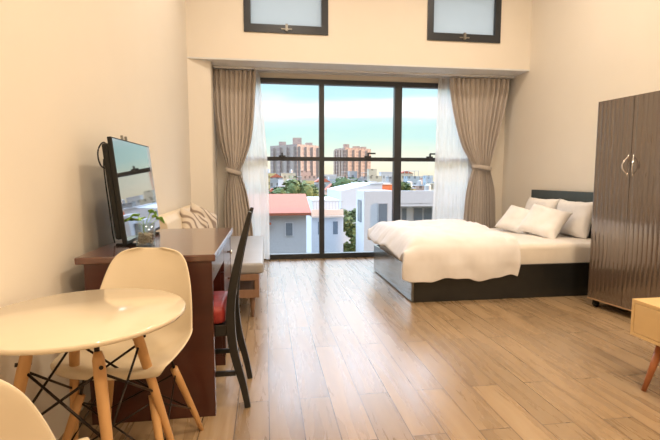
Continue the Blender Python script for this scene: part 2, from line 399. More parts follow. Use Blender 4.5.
curtain('sheer_curtain', [(.03, 2.49, 3.22), (1.3, 2.51, 3.22), (2.2, 2.53, 3.22), (2.665, 2.55, 3.22)], 6.38, 8, .012, 'sheer', 'thin white sheer hanging beside the right taupe curtain', 'curtain', 1.9, solid=0)
tag(obj('curtain_track', boxes((-.68, 3.66, 6.23, 6.30, 2.672, 2.70), (-.68, 3.66, 6.36, 6.40, 2.672, 2.70)), 'track'), 'slim white curtain track under the beam', 'curtain track')

# ------------------------------------------------------------------ bed
BX0, BX1, BY0, BY1 = 1.37, 3.68, 4.0, 5.5
t = thing('bed', 'low black wooden platform bed with charcoal headboard against the right wall', 'bed', (BX0, BY0, 0))
bl, bw = BX1 - BX0, BY1 - BY0
obj('side_panel', bx(.025, bl - .06, 0, .03, 0, .34), 'black', t, bevel=.002)
obj('side_panel', bx(.025, bl - .06, bw - .03, bw, 0, .34), 'black', t, bevel=.002)
obj('foot_panel', bx(0, .025, 0, bw, 0.012, .34), 'bedfoot', t, bevel=.002)
obj('slat_base', bx(.025, bl - .06, .03, bw - .03, .22, .27), 'black', t)
obj('headboard', bx(bl - .06, bl, -.05, bw + .12, 0, 1.04), 'headb', t, bevel=.004)
bm = bmesh.new(); rbox(bm, 0, 2.17, 0, 1.43, 0, .26, .05, 4)
bmesh.ops.subdivide_edges(bm, edges=[e for e in bm.edges if e.calc_length() > .4], cuts=30, use_grid_fill=True)
for v in bm.verts:
    q = Vector((v.co.x * 2.2, v.co.y * 3, v.co.z * 3)); k = noise.noise(q * 1.6) * .012
    if v.co.y < .06: v.co.y += k + .008 * noise.noise(Vector((v.co.x * 9 + v.co.z * 14, v.co.z * 5, 3)))
    if v.co.z > .22: v.co.z += k * .8
o = obj('mattress', bm, 'sheet', smooth=True); o.location = (1.43, 4.035, .275)
tag(o, 'thick mattress in a cream fitted sheet on the black bed', 'mattress')
# duvet
vk = [(0, 5.53, .38), (.07, 5.525, .50), (.13, 5.46, .60), (.2, 5.32, .635), (.4, 4.9, .64), (.6, 4.4, .63), (.7, 4.14, .615), (.745, 4.03, .585), (.78, 3.965, .53), (.86, 3.94, .40), (.93, 3.945, .31), (1, 3.955, .225)]
def duvet(u, v):
    y, z = cr(vk, v)
    top = max(0, min(1, (v - .08) / .1)) * max(0, min(1, (.80 - v) / .08))
    xr = 2.44 + .02 * math.sin(v * 9); xl = 1.275 + .02 * math.sin(v * 11 + 1)
    x = xl + (xr - xl) * u
    d = max(0, 1 - (x - xl) / .19)
    z -= top * .21 * d ** 2.2
    if d > 0: x += top * .03 * d * (1 - d)
    q = Vector((x * 2.3, y * 2.3, z * 2.3))
    k = noise.noise(q) * .024 + noise.noise(q * 2.7 + Vector((5, 1, 2))) * .02 + abs(noise.noise(Vector((x * 9, y * 4, 1)))) * .012 + abs(noise.noise(Vector((x * 3 + y * 5, y * 8, 4)))) * .012
    z += k * (1 if v < .76 else .2)
    if v > .76:
        y += .014 * math.sin(x * 16 + z * 5) * (v - .76) / .24 + k * .6
        z += (.018 * math.sin(x * 11 + 1) + .008 * math.sin(x * 27)) * max(0, v - .85) / .15
    return (x, y, z)
bm = bmesh.new(); grid(bm, 70, 110, duvet)
o = obj('duvet', bm, 'duvet', smooth=True, solid=.045, soff=0, sub=1)
tag(o, 'puffy cream white duvet hanging over the foot and side of the bed', 'duvet')

def pillow_bm(w, h, th, seed, crease=1):
    bm = bmesh.new(); n = 26; sheets = []
    for s in (1, -1):
        vs = [[None] * (n + 1) for _ in range(n + 1)]
        for i in range(n + 1):
            for j in range(n + 1):
                a = 2 * i / n - 1; b = 2 * j / n - 1
                pa = a * (1 - .10 * (1 - b * b) * abs(a) ** 3); pb = b * (1 - .10 * (1 - a * a) * abs(b) ** 3)
                e = max(0, (1 - a ** 4) * (1 - b ** 4)) ** .55
                wr = crease * (.012 * noise.noise(Vector((a * 2.2 + seed, b * 2.2, s))) + .02 * noise.noise(Vector((a * 1.1, b * 1.1 + seed, s * 3)))) * e
                if s == -1 and (i in (0, n) or j in (0, n)): vs[i][j] = sheets[0][i][j]
                else: vs[i][j] = bm.verts.new((pa * w / 2, pb * h / 2 + .01 * noise.noise(Vector((a * 3, seed, 0))) * abs(b), s * (th / 2 * e + wr)))
        sheets.append(vs)
        for i in range(n):
            for j in range(n):
                f = (vs[i][j], vs[i + 1][j], vs[i + 1][j + 1], vs[i][j + 1]); bm.faces.new(f if s == 1 else f[::-1])
    return bm
def pillow(name, w, h, th, loc, yaw, tilt, m, label, cat, seed, roll=0, group=None):
    """local: width X, height Y, thickness Z -> stands up facing yaw, leaning back by tilt"""
    o = obj(name, pillow_bm(w, h, th, seed), m, smooth=True)
    mt = Matrix.Translation(loc) @ Matrix.Rotation(yaw, 4, 'Z') @ Matrix.Rotation(PI / 2 - tilt, 4, 'X') @ Matrix.Rotation(roll, 4, 'Z')
    o.matrix_world = mt; tag(o, label, cat, group); return o
# facing direction of the pillow front = -Y rotated by yaw ; -X facing => yaw = -90deg
pillow('pillow', .62, .44, .17, (3.49, 4.60, .735), R(-90), R(16), 'pillow', 'large white bed pillow at the headboard nearest the wardrobe', 'pillow', 1, 0, 'white pillows on the bed')
pillow('pillow', .60, .42, .16, (3.47, 5.20, .750), R(-88), R(18), 'pillow', 'large white bed pillow at the headboard on the window side', 'pillow', 2, 0, 'white pillows on the bed')
pillow('pillow', .50, .40, .15, (3.16, 4.64, .700), R(-62), R(36), 'pillow', 'small white pillow in front, right of the pair, propped near the wardrobe', 'pillow', 3, R(-12), 'white pillows on the bed')
pillow('pillow', .46, .38, .15, (3.09, 5.04, .680), R(-58), R(42), 'pillow', 'small white pillow in front, leftmost, lying back towards the window', 'pillow', 4, R(-14), 'white pillows on the bed')

# ------------------------------------------------------------------ wardrobe
wl = R(8.7)
t = thing('wardrobe', 'tall dark brown two-door wardrobe with reeded doors on casters', 'wardrobe', (2.99, 3.679, 0), 0)
t.rotation_euler = (0, 0, wl)
# local: front face x=0, runs along -Y, depth +X
WW, WD, WH = .80, .52, 1.885
obj('carcass', boxes((.02, WD, -WW, -WW + .02, .08, WH), (.02, WD, -.02, 0, .08, WH), (.02, WD, -WW + .02, -.02, .08, .11), (.02, WD, -WW + .02, -.02, WH - .03, WH), (WD - .015, WD, -WW + .02, -.02, .11, WH - .03)), 'reed', t, bevel=.002)
for k, (y0, y1) in enumerate(((-.347, -.002), (-.798, -.351))):
    bm = bmesh.new(); n = 132; front = []; 
    def prof(v): 
        y = y0 + (y1 - y0) * v; q = (y / .042) % 1
        return y, -.0012 * abs(math.sin(PI * q)) ** .6
    lo = []; hi = []
    for i in range(n + 1):
        y, x = prof(i / n); lo.append(bm.verts.new((x, y, .085))); hi.append(bm.verts.new((x, y, WH)))
    b = [bm.verts.new((.018, y0, .085)), bm.verts.new((.018, y1, .085)), bm.verts.new((.018, y1, WH)), bm.verts.new((.018, y0, WH))]
    for i in range(n): bm.faces.new((lo[i], lo[i + 1], hi[i + 1], hi[i]))
    bm.faces.new([b[0], b[1], b[2], b[3]]); bm.faces.new(lo + [b[1], b[0]]); bm.faces.new(hi + [b[2], b[3]])
    bm.faces.new([lo[0], hi[0], b[3], b[0]]); bm.faces.new([lo[-1], hi[-1], b[2], b[1]])
    d = obj('door', bm, 'reed', t)
    yh = -.347 + .022 if k == 0 else -.351 - .022
    bm = bmesh.new(); s = 1 if k == 0 else -1
    tube(bm, [(-.002 - .035 * math.sin(PI * i / 14), yh + s * .022 * math.sin(PI * i / 14), 1.23 + .15 * i / 14) for i in range(15)], [.0035 + .003 * math.sin(PI * i / 14) for i in range(15)], 8)
    for z in (1.23, 1.38): tube(bm, [(0, yh, z - .02), (-.004, yh, z), (0, yh, z + .02)], [.003, .006, .003], 8)
    obj('handle', bm, 'chrome', d, smooth=True, label='curved chrome handle')
obj('bottom_trim', bx(-.002, .018, -WW, 0, .072, .084), mat('tan_edge_strip', (.42, .27, .16), .4), t, label='tan edge strip along the bottom')
for x, y in ((.05, -.05), (.05, -WW + .05), (WD - .05, -.05), (WD - .05, -WW + .05)):
    bm = bmesh.new(); tube(bm, [(x, y - .014, .03), (x, y + .014, .03)], .03, 16); box(bm, x - .02, x + .02, y - .02, y - .016, .03, .08); box(bm, x - .02, x + .02, y + .016, y + .02, .03, .08); box(bm, x - .02, x + .02, y - .02, y + .02, .072, .08)
    obj('caster', bm, 'tvback', t, label='black caster wheel')

# ------------------------------------------------------------------ oak cabinet at right edge
t = thing('media_cabinet', 'low light oak cabinet on tapered brown legs at the right edge', 'cabinet', (2.12, .95, 0))
cw, cl_ = .42, 1.30
obj('body', boxes((0, cw, 0, cl_, .28, .30), (0, cw, 0, cl_, .475, .495), (0, cw, cl_ - .02, cl_, .30, .475), (0, cw, 0, .02, .30, .475), (cw - .012, cw, .02, cl_ - .02, .30, .475)), 'oak', t, bevel=.002)
for k in range(2):
    y0 = .022 + k * .63; d = obj('drawer', bx(0.0, .018, y0, y0 + .625, .302, .473), 'oak', t, bevel=.002)
for x, y in ((.08, cl_ - .14), (cw - .08, cl_ - .14), (.08, .14), (cw - .08, .14)):
    sx = -1 if x < .2 else 1
    bm = bmesh.new(); tube(bm, [(x + sx * .10, y + .0, 0), (x, y, .28)], [.012, .024], 20); obj('leg', bm, 'teak', t, smooth=True)

# ------------------------------------------------------------------ desk
DX0, DX1, DY0, DY1, DZ = -.875, -.262, 2.14, 3.34, .83
t = thing('writing_desk', 'dark mahogany desk with side drawers carrying the television', 'desk', (DX0, DY0, 0))
dw, dl = DX1 - DX0, DY1 - DY0
bm = bmesh.new(); rbox(bm, -.015, dw + .012, .03, dl + .0, DZ - .035, DZ, .006, 2); obj('desktop', bm, 'mahogtop', t)
obj('side_panel', bx(0.02, dw - .006, .045, .085, 0, DZ - .035), 'mahog', t, bevel=.002)
obj('side_panel', bx(0.02, dw - .006, dl - .04, dl - .015, 0, DZ - .035), 'mahog', t, bevel=.002)
obj('back_panel', bx(0.02, .035, .085, dl - .04, .25, DZ - .035), 'mahog', t)
a = obj('apron_drawer', bx(dw - .03, dw - .008, .087, .66, .68, DZ - .038), 'mahog', t, bevel=.002)
bm = bmesh.new(); tube(bm, [(dw - .008, .13, .735), (dw - .004, .13, .735)], .011, 16); obj('keyhole', bm, 'chrome', a, label='round chrome lock')
obj('pedestal', boxes((.035, dw - .03, .665, .68, .06, DZ - .035), (.035, dw - .03, .68, dl - .04, .06, .075), (.035, dw - .012, .662, .682, 0, .06)), 'mahog', t)
for k, (z0, z1) in enumerate(((.61, .782), (.42, .605), (.065, .415))):
    d = obj('drawer', bx(dw - .03, dw - .008, .668, dl - .044, z0, z1), 'mahog', t, bevel=.002)
    bm = bmesh.new(); ym = (.668 + dl - .044) / 2; zm = (z0 + z1) / 2 if k < 2 else .36
    tube(bm, [(dw - .008, ym, zm), (dw + .004, ym, zm), (dw + .012, ym, zm), (dw + .022, ym, zm), (dw + .026, ym, zm)], [.008, .006, .014, .016, .008], 16)
    obj('knob', bm, 'chrome', d, smooth=True, label='round chrome knob')

# ------------------------------------------------------------------ television
t = thing('television', 'flat black television on the desk reflecting the window', 'television', (-.727, 2.415, DZ - .008 + .008))
ln = R(-5.5)
mt = Matrix.Translation((0, 0, .02)) @ Matrix.Rotation(ln, 4, 'Y')
tw, th_ = .74, .565
bm = bmesh.new(); rbox(bm, -.022, 0, 0, tw, 0, th_, .004, 2, mt); obj('casing', bm, 'tvback', t)
obj('screen', bx(.0, .0015, .008, tw - .008, .018, th_ - .008, mtx=mt), 'screen', t, label='glossy dark screen reflecting the window')
bm = bmesh.new(); rbox(bm, -.058, -.0215, .008, tw - .05, .03, th_ - .03, .012, 2, mt); obj('back_cover', bm, 'tvback', t)
for y in (.12, tw - .12):
    obj('foot', boxes((-.09, .02, y - .012, y + .012, 0, .012), (-.02, -.005, y - .012, y + .012, .008, .04)), 'tvback', t)
for y in (.22, .29):
    obj('bracket_hook', bx(-.02, -.008, y, y + .012, th_ - .002, th_ + .026, mtx=mt), 'latch', t, label='small grey metal hook')
def cable(pts, r, label):
    bm = bmesh.new(); n = len(pts); P = []
    ks = [(i, *p) for i, p in enumerate(pts)]
    for i in range((n - 1) * 8 + 1): P.append(cr(ks, i / 8))
    tube(bm, P, r, 8); o = obj('cable', bm, 'cable', smooth=True); tag(o, label, 'cable', 'cables behind the television'); return o
cable([(-.82, 2.47, 1.37), (-.835, 2.47, 1.385), (-.853, 2.47, 1.372), (-.866, 2.47, 1.34), (-.866, 2.47, 1.30), (-.855, 2.47, 1.265), (-.84, 2.48, 1.25)], .004, 'black cable looping high behind the near edge of the television')
cable([(-.86, 2.53, 1.30), (-.868, 2.55, 1.25), (-.868, 2.57, 1.15), (-.86, 2.58, 1.02), (-.85, 2.58, .90), (-.84, 2.58, .838)], .004, 'black cable dropping to the desk behind the television')

# ------------------------------------------------------------------ glass vase with plant
vx, vy = -.655, 2.50
bm = bmesh.new(); lathe(bm, [(0, 0), (.046, 0), (.05, .006), (.05, .125), (.047, .125), (.046, .01), (0, .008)], 32, (0, 0))
o = obj('glass_vase', bm, 'vase', smooth=True); o.location = (vx, vy, DZ); tag(o, 'clear cylindrical glass vase standing before the television', 'vase')
bm = bmesh.new()
for k in range(130):
    r = .036 * math.sqrt(random.random()); a = random.random() * 2 * PI; z = .018 + random.random() * .055
    mm = Matrix.Translation((r * math.cos(a), r * math.sin(a), z)) @ Matrix.Diagonal((1, 1, .7, 1)).to_4x4()
    bmesh.ops.create_icosphere(bm, subdivisions=1, radius=.004 + random.random() * .005, matrix=mm)
o = obj('pebbles', bm, 'pebble', smooth=True); o.location = (vx, vy, DZ); tag(o, 'pale pebbles filling the glass vase', 'pebbles', kind='stuff')
t = thing('pothos_plant', 'small green leafy cutting growing out of the glass vase', 'plant', (vx, vy, DZ + .06))
tips = [(.05, -.01, .10), (.02, .05, .12), (-.03, -.02, .11), (.06, .04, .085), (0, -.045, .095), (-.05, .03, .08), (.03, .0, .13)]
for k, (x, y, z) in enumerate(tips):
    bm = bmesh.new(); tube(bm, [(x * .1, y * .1, 0), (x * .3, y * .3, z * .6), (x, y, z)], .0015, 6); obj('stem', bm, 'stem', t, smooth=True)
    bm = bmesh.new(); ln_, wd = .05 + .012 * (k % 3), .036 + .008 * (k % 2); a = math.atan2(y, x)
    def lf(u, v):
        w_ = wd / 2 * (math.sin(PI * min(1, u ** .7)) ** .8 + .001); q = (v - .5) * 2
        return (u * ln_, q * w_, -.02 * u * u + .008 * abs(q) - .004 * math.sin(u * 9))
    grid(bm, 10, 6, lf)
    bmesh.ops.transform(bm, matrix=Matrix.Translation((x, y, z)) @ Matrix.Rotation(a, 4, 'Z') @ Matrix.Rotation(R(-12 + 9 * (k % 4)), 4, 'Y') @ Matrix.Rotation(R(25 * (k % 3 - 1)), 4, 'X') @ Matrix.Translation((-.012, 0, 0)), verts=bm.verts)
    obj('leaf', bm, 'leaf', t, smooth=True, solid=.0008)

# ------------------------------------------------------------------ black side chair with red seat (tucked under the desk)
t = thing('side_chair', 'black wooden side chair with red seat tucked into the desk', 'chair', (-.11, 2.24, 0))
S = [(0, .0, 0), (.12, -.022, 0), (.3, -.065, 0), (.45, -.08, 0), (.6, -.072, 0), (.8, -.032, 0), (1.03, .028, 0)]
def stile(y):
    P = []; W = []
    for i in range(29):
        z = 1.03 * i / 28; x = cr([(s[0], s[1], 0) for s in S], z)[0]; P.append((x, y, z)); W.append(cr([(0, .030), (.35, .044), (.55, .044), (.8, .036), (1.03, .02)], z)[0])
    bm = bmesh.new(); beam(bm, P, .03, W); return bm
for y in (.015, .355): obj('rear_leg', stile(y), 'black', t, smooth=False, bevel=.004)
def sx(z): return cr([(s[0], s[1], 0) for s in S], z)[0]
for z0, z1 in ((.93, 1.0),):
    bm = bmesh.new(); beam(bm, [(sx(z0), .185, z0), (sx(z1), .185, z1)], .31, .018); obj('top_rail', bm, 'black', t, bevel=.003)
for y in (.085, .15, .22, .285):
    bm = bmesh.new(); beam(bm, [(sx(z) , y, z) for z in (.58, .68, .78, .88, .935)], .03, .010); obj('back_slat', bm, 'black', t)
obj('lower_rail', bx(sx(.57) - .01, sx(.57) + .01, .03, .34, .54, .585), 'black', t)
obj('seat_frame', bx(-.52, -.09, .01, .36, .39, .45), 'black', t, bevel=.004)
bm = bmesh.new(); rbox(bm, -.53, -.105, .005, .365, .45, .545, .03, 4); obj('seat_cushion', bm, 'red', t, smooth=True, label='red leatherette seat pad')
for y in (.03, .34):
    obj('front_leg', bx(-.515, -.48, y - .017, y + .017, 0, .39), 'black', t, bevel=.003)
    obj('side_stretcher', bx(-.48, -.06, y - .008, y + .008, .17, .195), 'black', t)

# ------------------------------------------------------------------ moulded shell chairs with dowel legs
def shell_bm():
    P = [(0, .200, .425, .185), (.06, .190, .450, .215), (.18, .12, .442, .232), (.32, .01, .425, .236), (.44, -.10, .425, .235), (.52, -.165, .455, .232), (.60, -.20, .52, .226), (.72, -.228, .62, .213), (.84, -.252, .72, .19), (.93, -.268, .785, .16), (.98, -.276, .818, .115), (1, -.278, .828, .05)]
    def f(u, v):
        y, z, w = cr(P, u); q = 2 * v - 1
        y2, z2, _ = cr(P, min(1, u + .01)); y1, z1, _ = cr(P, max(0, u - .01))
        ty, tz = y2 - y1, z2 - z1; l = math.hypot(ty, tz) or 1; ny, nz = tz / l, -ty / l   # towards sitter
        lift = cr([(0, .0), (.1, .02), (.3, .055), (.45, .075), (.6, .075), (.8, .045), (.95, .025), (1, .02)], u)[0]
        if u < .12: w = w * (1 - .0 * u)
        k = lift * abs(q) ** 2.6
        x = w * q
        if u < .10:
            e = (1 - u / .10); y -= .035 * e * abs(q) ** 3
        return (x, y + ny * k, z + nz * k)
    bm = bmesh.new(); grid(bm, 44, 30, f); return bm
def shell_chair(label, loc, rz):
    t = thing('shell_chair', label, 'chair', loc, rz, None)
    obj('seat_shell', shell_bm(), 'plastic', t, smooth=True, solid=.008, sub=1)
    tops = [(.14, .12), (-.14, .12), (-.14, -.12), (.14, -.12)]; feet = [(.225, .225), (-.225, .225), (-.225, -.225), (.225, -.225)]
    for (a, b), (c, d) in zip(tops, feet):
        bm = bmesh.new(); tube(bm, [(c, d, 0), (c * .75 + a * .25, d * .75 + b * .25, .09), (a * .8 + c * .2, b * .8 + d * .2, .27), (a, b, .335)], [.0105, .0135, .0165, .0165], 18); obj('leg', bm, 'beech', t, smooth=True)
    bm = bmesh.new(); fr = [(Vector((a, b, .33)), Vector((c, d, 0))) for (a, b), (c, d) in zip(tops, feet)]
    def pt(i, z): A, B = fr[i]; return A.lerp(B, (.33 - z) / .33)
    for i in range(4):
        j = (i + 1) % 4
        tube(bm, [pt(i, .31), pt(j, .12)], .0035, 8); tube(bm, [pt(j, .31), pt(i, .12)], .0035, 8)
        tube(bm, [pt(i, .30), (tops[i][0] * .9, tops[i][1] * .9, .405)], .006, 8)
        tube(bm, [(tops[i][0] * .9, tops[i][1] * .9, .40), (tops[j][0] * .9, tops[j][1] * .9, .40)], .005, 8)
    obj('wire_base', bm, 'rod', t, smooth=True, label='black steel wire struts'); return t
c1 = shell_chair('cream plastic shell chair on wooden legs between round table and desk', (-.575, 1.878, 0), R(172)); c1.scale = (1, 1, 1.055)
c2 = dup(c1, 'cream plastic shell chair cut off at the bottom left corner of the photo', loc=(-.65, .96, 0), rz=R(16)); c2.scale = (1.04, 1.04, 1.09)

# ------------------------------------------------------------------ round dining table
t = thing('round_dining_table', 'round cream dining table on four splayed wooden legs', 'table', (-.628, 1.585, 0))
bm = bmesh.new(); lathe(bm, [(0, .716), (.312, .716), (.330, .722), (.335, .731), (.3335, .738), (.330, .740), (0, .740)], 96); obj('tabletop', bm, 'ttop', t, smooth=True).modifiers.new('es', 'EDGE_SPLIT').split_angle = R(50)
th0 = R(-57); TT = []; FF = []
for k in range(4):
    a = th0 + k * PI / 2; d = Vector((math.cos(a), math.sin(a), 0)); A = d * .165; A.z = .65; B = d * .32; TT.append(A); FF.append(B)
    bm = bmesh.new(); n = 8
    tube(bm, [B, B.lerp(A, .2), B.lerp(A, .9), B.lerp(A, .965), A], [.012, .016, .022, .021, .014], 20, flat=.85); l_ = obj('leg', bm, 'beech', t, smooth=True)
    bm = bmesh.new(); out = d * .021; p = B.lerp(A, .93); tube(bm, [p + d * .0, p + d * .026 + Vector((0, 0, .004))], .0065, 12); obj('bolt', bm, 'rod', l_, label='dark steel bolt')
bm = bmesh.new()
for k in range(4):
    j = (k + 1) % 4; A, B = TT[k], FF[k]; C_, D_ = TT[j], FF[j]
    i1 = A * .93; i1.z = .655; tube(bm, [Vector((A.x, A.y, .60)), Vector((A.x * .9, A.y * .9, .716))], .0085, 10)
    pa, pb = A.lerp(B, .1), C_.lerp(D_, .42); tube(bm, [pa, pb], .0045, 8)
    pa, pb = C_.lerp(D_, .1), A.lerp(B, .42); tube(bm, [pa, pb], .0045, 8)
    tube(bm, [Vector((A.x * .9, A.y * .9, .708)), Vector((C_.x * .9, C_.y * .9, .708))], .006, 8)
obj('wire_base', bm, 'rod', t, smooth=True, label='black steel cross struts')

# ------------------------------------------------------------------ sofa
t = thing('sofa', 'cream and grey sofa on wooden frame along the left wall', 'sofa', (-.95, 3.72, 0))
sl, sw = 1.80, .90
obj('frame', boxes((0, sw - .02, 0, .03, .335, .39), (0, sw - .02, 0, .03, .185, .255), (sw - .05, sw - .02, .03, sl - .03, .335, .39), (sw - .05, sw - .02, .03, sl - .03, .185, .255),
                   (0, sw - .02, sl - .03, sl, .185, .39), (0, .03, .03, sl - .03, .185, .39), (sw - .06, sw - .02, 0.001, .06, .255, .335), (.0, .06, .001, .06, .255, .335), (.03, sw - .05, .03, sl - .03, .185, .20),
                   (sw - .05, sw - .02, sl - .08, sl - .03, .255, .335)), 'sofaw', t, bevel=.004)
for x, y, in ((.06, .07), (sw - .08, .07), (.06, sl - .07), (sw - .08, sl - .07)):
    bm = bmesh.new(); tube(bm, [(x, y, 0), (x, y, .186)], [.014, .024], 16); obj('leg', bm, 'sofaw', t, smooth=True)
bm = bmesh.new(); rbox(bm, .16, sw + .02, -.01, sl, .39, .485, .025, 4); obj('seat_cushion', bm, 'sofac', t, smooth=True, label='grey seat cushion')
bm = bmesh.new()
pr_ = [(.005, .39), (.18, .39), (.175, .55), (.165, .72), (.145, .83), (.105, .875), (.06, .885), (.02, .875), (.002, .84)]
lo = [bm.verts.new((x, 0, z)) for x, z in pr_]; hi = [bm.verts.new((x, sl, z)) for x, z in pr_]; n = len(pr_)
bm.faces.new(lo); bm.faces.new(hi)
for i in range(n): bm.faces.new((lo[i], lo[(i + 1) % n], hi[(i + 1) % n], hi[i]))
obj('backrest', bm, 'sofab', t, bevel=.012, smooth=False)
pillow('cushion', .36, .36, .13, (-.70, 4.42, .70), R(60), R(22), 'pattern', 'leaf print cushion in front on the sofa', 'cushion', 9, R(-24), 'patterned cushions on the sofa')
pillow('cushion', .38, .38, .13, (-.66, 4.80, .71), R(58), R(22), 'pattern', 'leaf print cushion behind, nearest the curtain, on the sofa', 'cushion', 12, R(-26), 'patterned cushions on the sofa')

# ------------------------------------------------------------------ the city outside
M.update(
    conc=mat('pale_render', (.50, .52, .56), .8), white=mat('white_render', (.62, .65, .70), .8), winm=mat('dark_window_glass', (.16, .2, .25), .2),
    redroof=mat('terracotta_roof', (.46, .14, .085), .8, c2=(.40, .115, .07), scale=(6, 6, 6)), parapet=mat('pink_cream_parapet', (.78, .60, .48), .8),
    orange=mat('orange_cladding', (.80, .20, .07), .7), treel=mat('tree_leaves', (.10, .17, .06), .8, c2=(.05, .10, .035), nscale=1), treel2=mat('light_tree_leaves', (.17, .22, .08), .8, c2=(.09, .14, .05), nscale=1),
    bark=mat('tree_bark', (.12, .08, .05), .9), ground=mat('city_ground', (.22, .23, .2), .9, c2=(.12, .15, .1), scale=(.05, .05, .05)), rail=mat('grey_rail', (.5, .5, .5), .5, .3))
tower_m = facade('tower_facade_a', (.40, .34, .32), (.33, .27, .27), 4.2, 3.1, .38, .6)
tower_m2 = facade('tower_facade_b', (.44, .34, .29), (.32, .25, .24), 5.2, 3.1, .45, .6)
GZ = -14
struct('ground', bx(-900, 1300, 9, 1800, GZ - .5, GZ), 'ground')
def tower(name, label, pts, z1, m, caps):
    t = thing(name, label, 'building', (pts[1][0], pts[1][1], GZ))
    ox, oy = pts[1]
    bm = bmesh.new(); prism(bm, [(x - ox, y - oy) for x, y in pts], 0, z1 - GZ); obj('wall', bm, m, t)
    # projecting bays down both faces
    for (a, b) in ((0, 1), (1, 2)):
        A = Vector((pts[a][0] - ox, pts[a][1] - oy, 0)); B = Vector((pts[b][0] - ox, pts[b][1] - oy, 0)); d = (B - A); nrm = Vector((d.y, -d.x, 0)).normalized()
        for k in range(4):
            p = A + d * ((k + .5) / 4); q = d.normalized() * d.length * .055
            bm = bmesh.new(); c = [p - q, p + q, p + q + nrm * 1.6, p - q + nrm * 1.6]; prism(bm, [(v.x, v.y) for v in c], 0, z1 - GZ - 1.5); obj('bay', bm, m, t)
    for (x, y, w_, h_) in caps:
        obj('roof_house', bx(x - ox - w_ / 2, x - ox + w_ / 2, y - oy - w_ / 2, y - oy + w_ / 2, z1 - GZ, z1 - GZ + h_), m, t)
    return t
tower('apartment_tower', 'wide distant apartment tower on the left, orange lit on its right side', [(3.2, 322), (21, 300), (39.5, 316), (22, 342)], 24.0, tower_m, [(12, 322, 5, 3), (22, 314, 6, 5.2), (31, 322, 5, 2.5)])
tower('apartment_tower', 'distant apartment tower right of the first window post', [(62, 400), (68, 380), (95, 396), (87, 420)], 27.5, tower_m2, [(72, 396, 5, 4), (82, 400, 6, 2.5), (89, 402, 5, 2.2)])
# red roofed house
t = thing('red_roof_house', 'white house with red tiled roof below the left pane', 'house', (-1, 20, GZ)); g = -GZ
obj('wall', boxes((-2.2, 2.8, 0, 5, 0, g - .35),), 'conc', t)
bm = bmesh.new()
v = [bm.verts.new(p) for p in ((-2.6, -.5, g - .40), (2.98, -.5, g - .40), (2.98, 2.4, g + .34), (-2.6, 2.4, g + .34), (-2.6, 5.4, g - .40), (2.98, 5.4, g - .40))]
bm.faces.new((v[0], v[1], v[2], v[3])); bm.faces.new((v[3], v[2], v[5], v[4]))
obj('roof', bm, 'redroof', t, solid=.12)
bm = bmesh.new(); v = [bm.verts.new(p) for p in ((-2.2, .05, g - .5), (3.05, .05, g - .5))]
bm.free()
bm = bmesh.new(); A = [(-.7, -1.0, g - .28), (-.7, .6, g - .28), (1.75 - .2, -1.0, g - .78), (1.55, .6, g - .62)]
obj('window_frame', bx(1.82, 2.2, -.06, 0, g - 1.45, g - .80), 'white', t); obj('window', bx(1.86, 2.16, -.08, -.05, g - 1.41, g - .84), 'winm', t)
obj('door', bx(.55, .75, -.05, 0, g - 2.3, g - .9), 'white', t)
obj('awning', bx(.55, 1.2, -.5, 0, g - .86, g - .80), 'redroof', t)
bm.free()
# balcony building
t = thing('balcony_building', 'cream building with planted balcony behind the left window post', 'building', (2.75, 27, GZ))
obj('wall', boxes((.2, 1.9, 1.2, 6, 0, g - .2), (0, 2.0, 0, 1.2, 0, g - 1.15)), 'white', t)
obj('parapet', boxes((0, 2.0, -.05, .1, g - 1.15, g - .75), (0, 2.0, -.3, 1.2, g - 1.22, g - 1.12)), 'parapet', t)
bm = bmesh.new()
for k in range(10): box(bm, .1 + k * .2, .13 + k * .2, -.0, .04, g - .75, g - .25)
box(bm, 0, 2.0, 0, .05, g - .27, g - .23); obj('railing', bm, 'rail', t)
obj('window', bx(1.35, 1.65, -.03, 0, g - 2.3, g - 1.5), 'winm', t); obj('window', bx(.4, .7, -.03, 0, g - 2.3, g - 1.5), 'winm', t)
# white modern house
t = thing('white_house', 'large white flat-roofed house outside beyond the bed', 'house', (4.05, 18, GZ))
obj('wall', boxes((0, 1.3, 0, 1.6, 0, g + .66), (1.3, 6.4, 1.0, 8, 0, g + .12)), 'white', t)
obj('parapet', boxes((1.3, 6.4, .0, .25, g + .10, g + .66), (1.3, 6.4, .0, 1.2, g + .0, g + .12)), 'white', t)
for x0, x1, y, z0, z1 in ((.62, .98, 0, -.85, .12), (1.95, 2.15, 1, -.75, -.15), (2.5, 2.88, 1, -.75, -.15), (2.98, 3.33, 1, -.75, -.15), (3.9, 4.3, 1, -.75, -.15)):
    f = obj('window_frame', bx(x0 - .04, x1 + .04, y - .04, y, g + z0 - .04, g + z1 + .04), 'conc', t); obj('pane', bx(x0, x1, y - .06, y - .035, g + z0, g + z1), 'winm', f)
obj('window_slot', bx(-.03, 0, .5, 1.2, g - .7, g + .25), 'winm', t)
# gabled white wall behind the tree
t = thing('gabled_building', 'pale building with sloping parapet behind the big tree', 'building', (5.8, 34, GZ))
bm = bmesh.new(); pf = [(0, 0), (3.3, 0), (3.3, g + .72), (2.4, g + .72), (0, g + .2)]
lo = [bm.verts.new((x, 0, z)) for x, z in pf]; hi = [bm.verts.new((x, 8, z)) for x, z in pf]; bm.faces.new(lo); bm.faces.new(hi)
for i in range(5): bm.faces.new((lo[i], lo[(i + 1) % 5], hi[(i + 1) % 5], hi[i]))
obj('wall', bm, 'white', t); obj('coping', bx(2.35, 3.4, -.1, 8.1, g + .72, g + .8), 'conc', t)
# orange roofed block
t = thing('orange_building', 'bright orange rooftop block above the white house', 'building', (12.6, 48, GZ))
obj('wall', bx(0, 1.5, 0, 4, 0, g + .45), 'orange', t); obj('roof', bx(-.05, 1.55, -.1, 4.1, g + .45, g + .55), 'parapet', t)
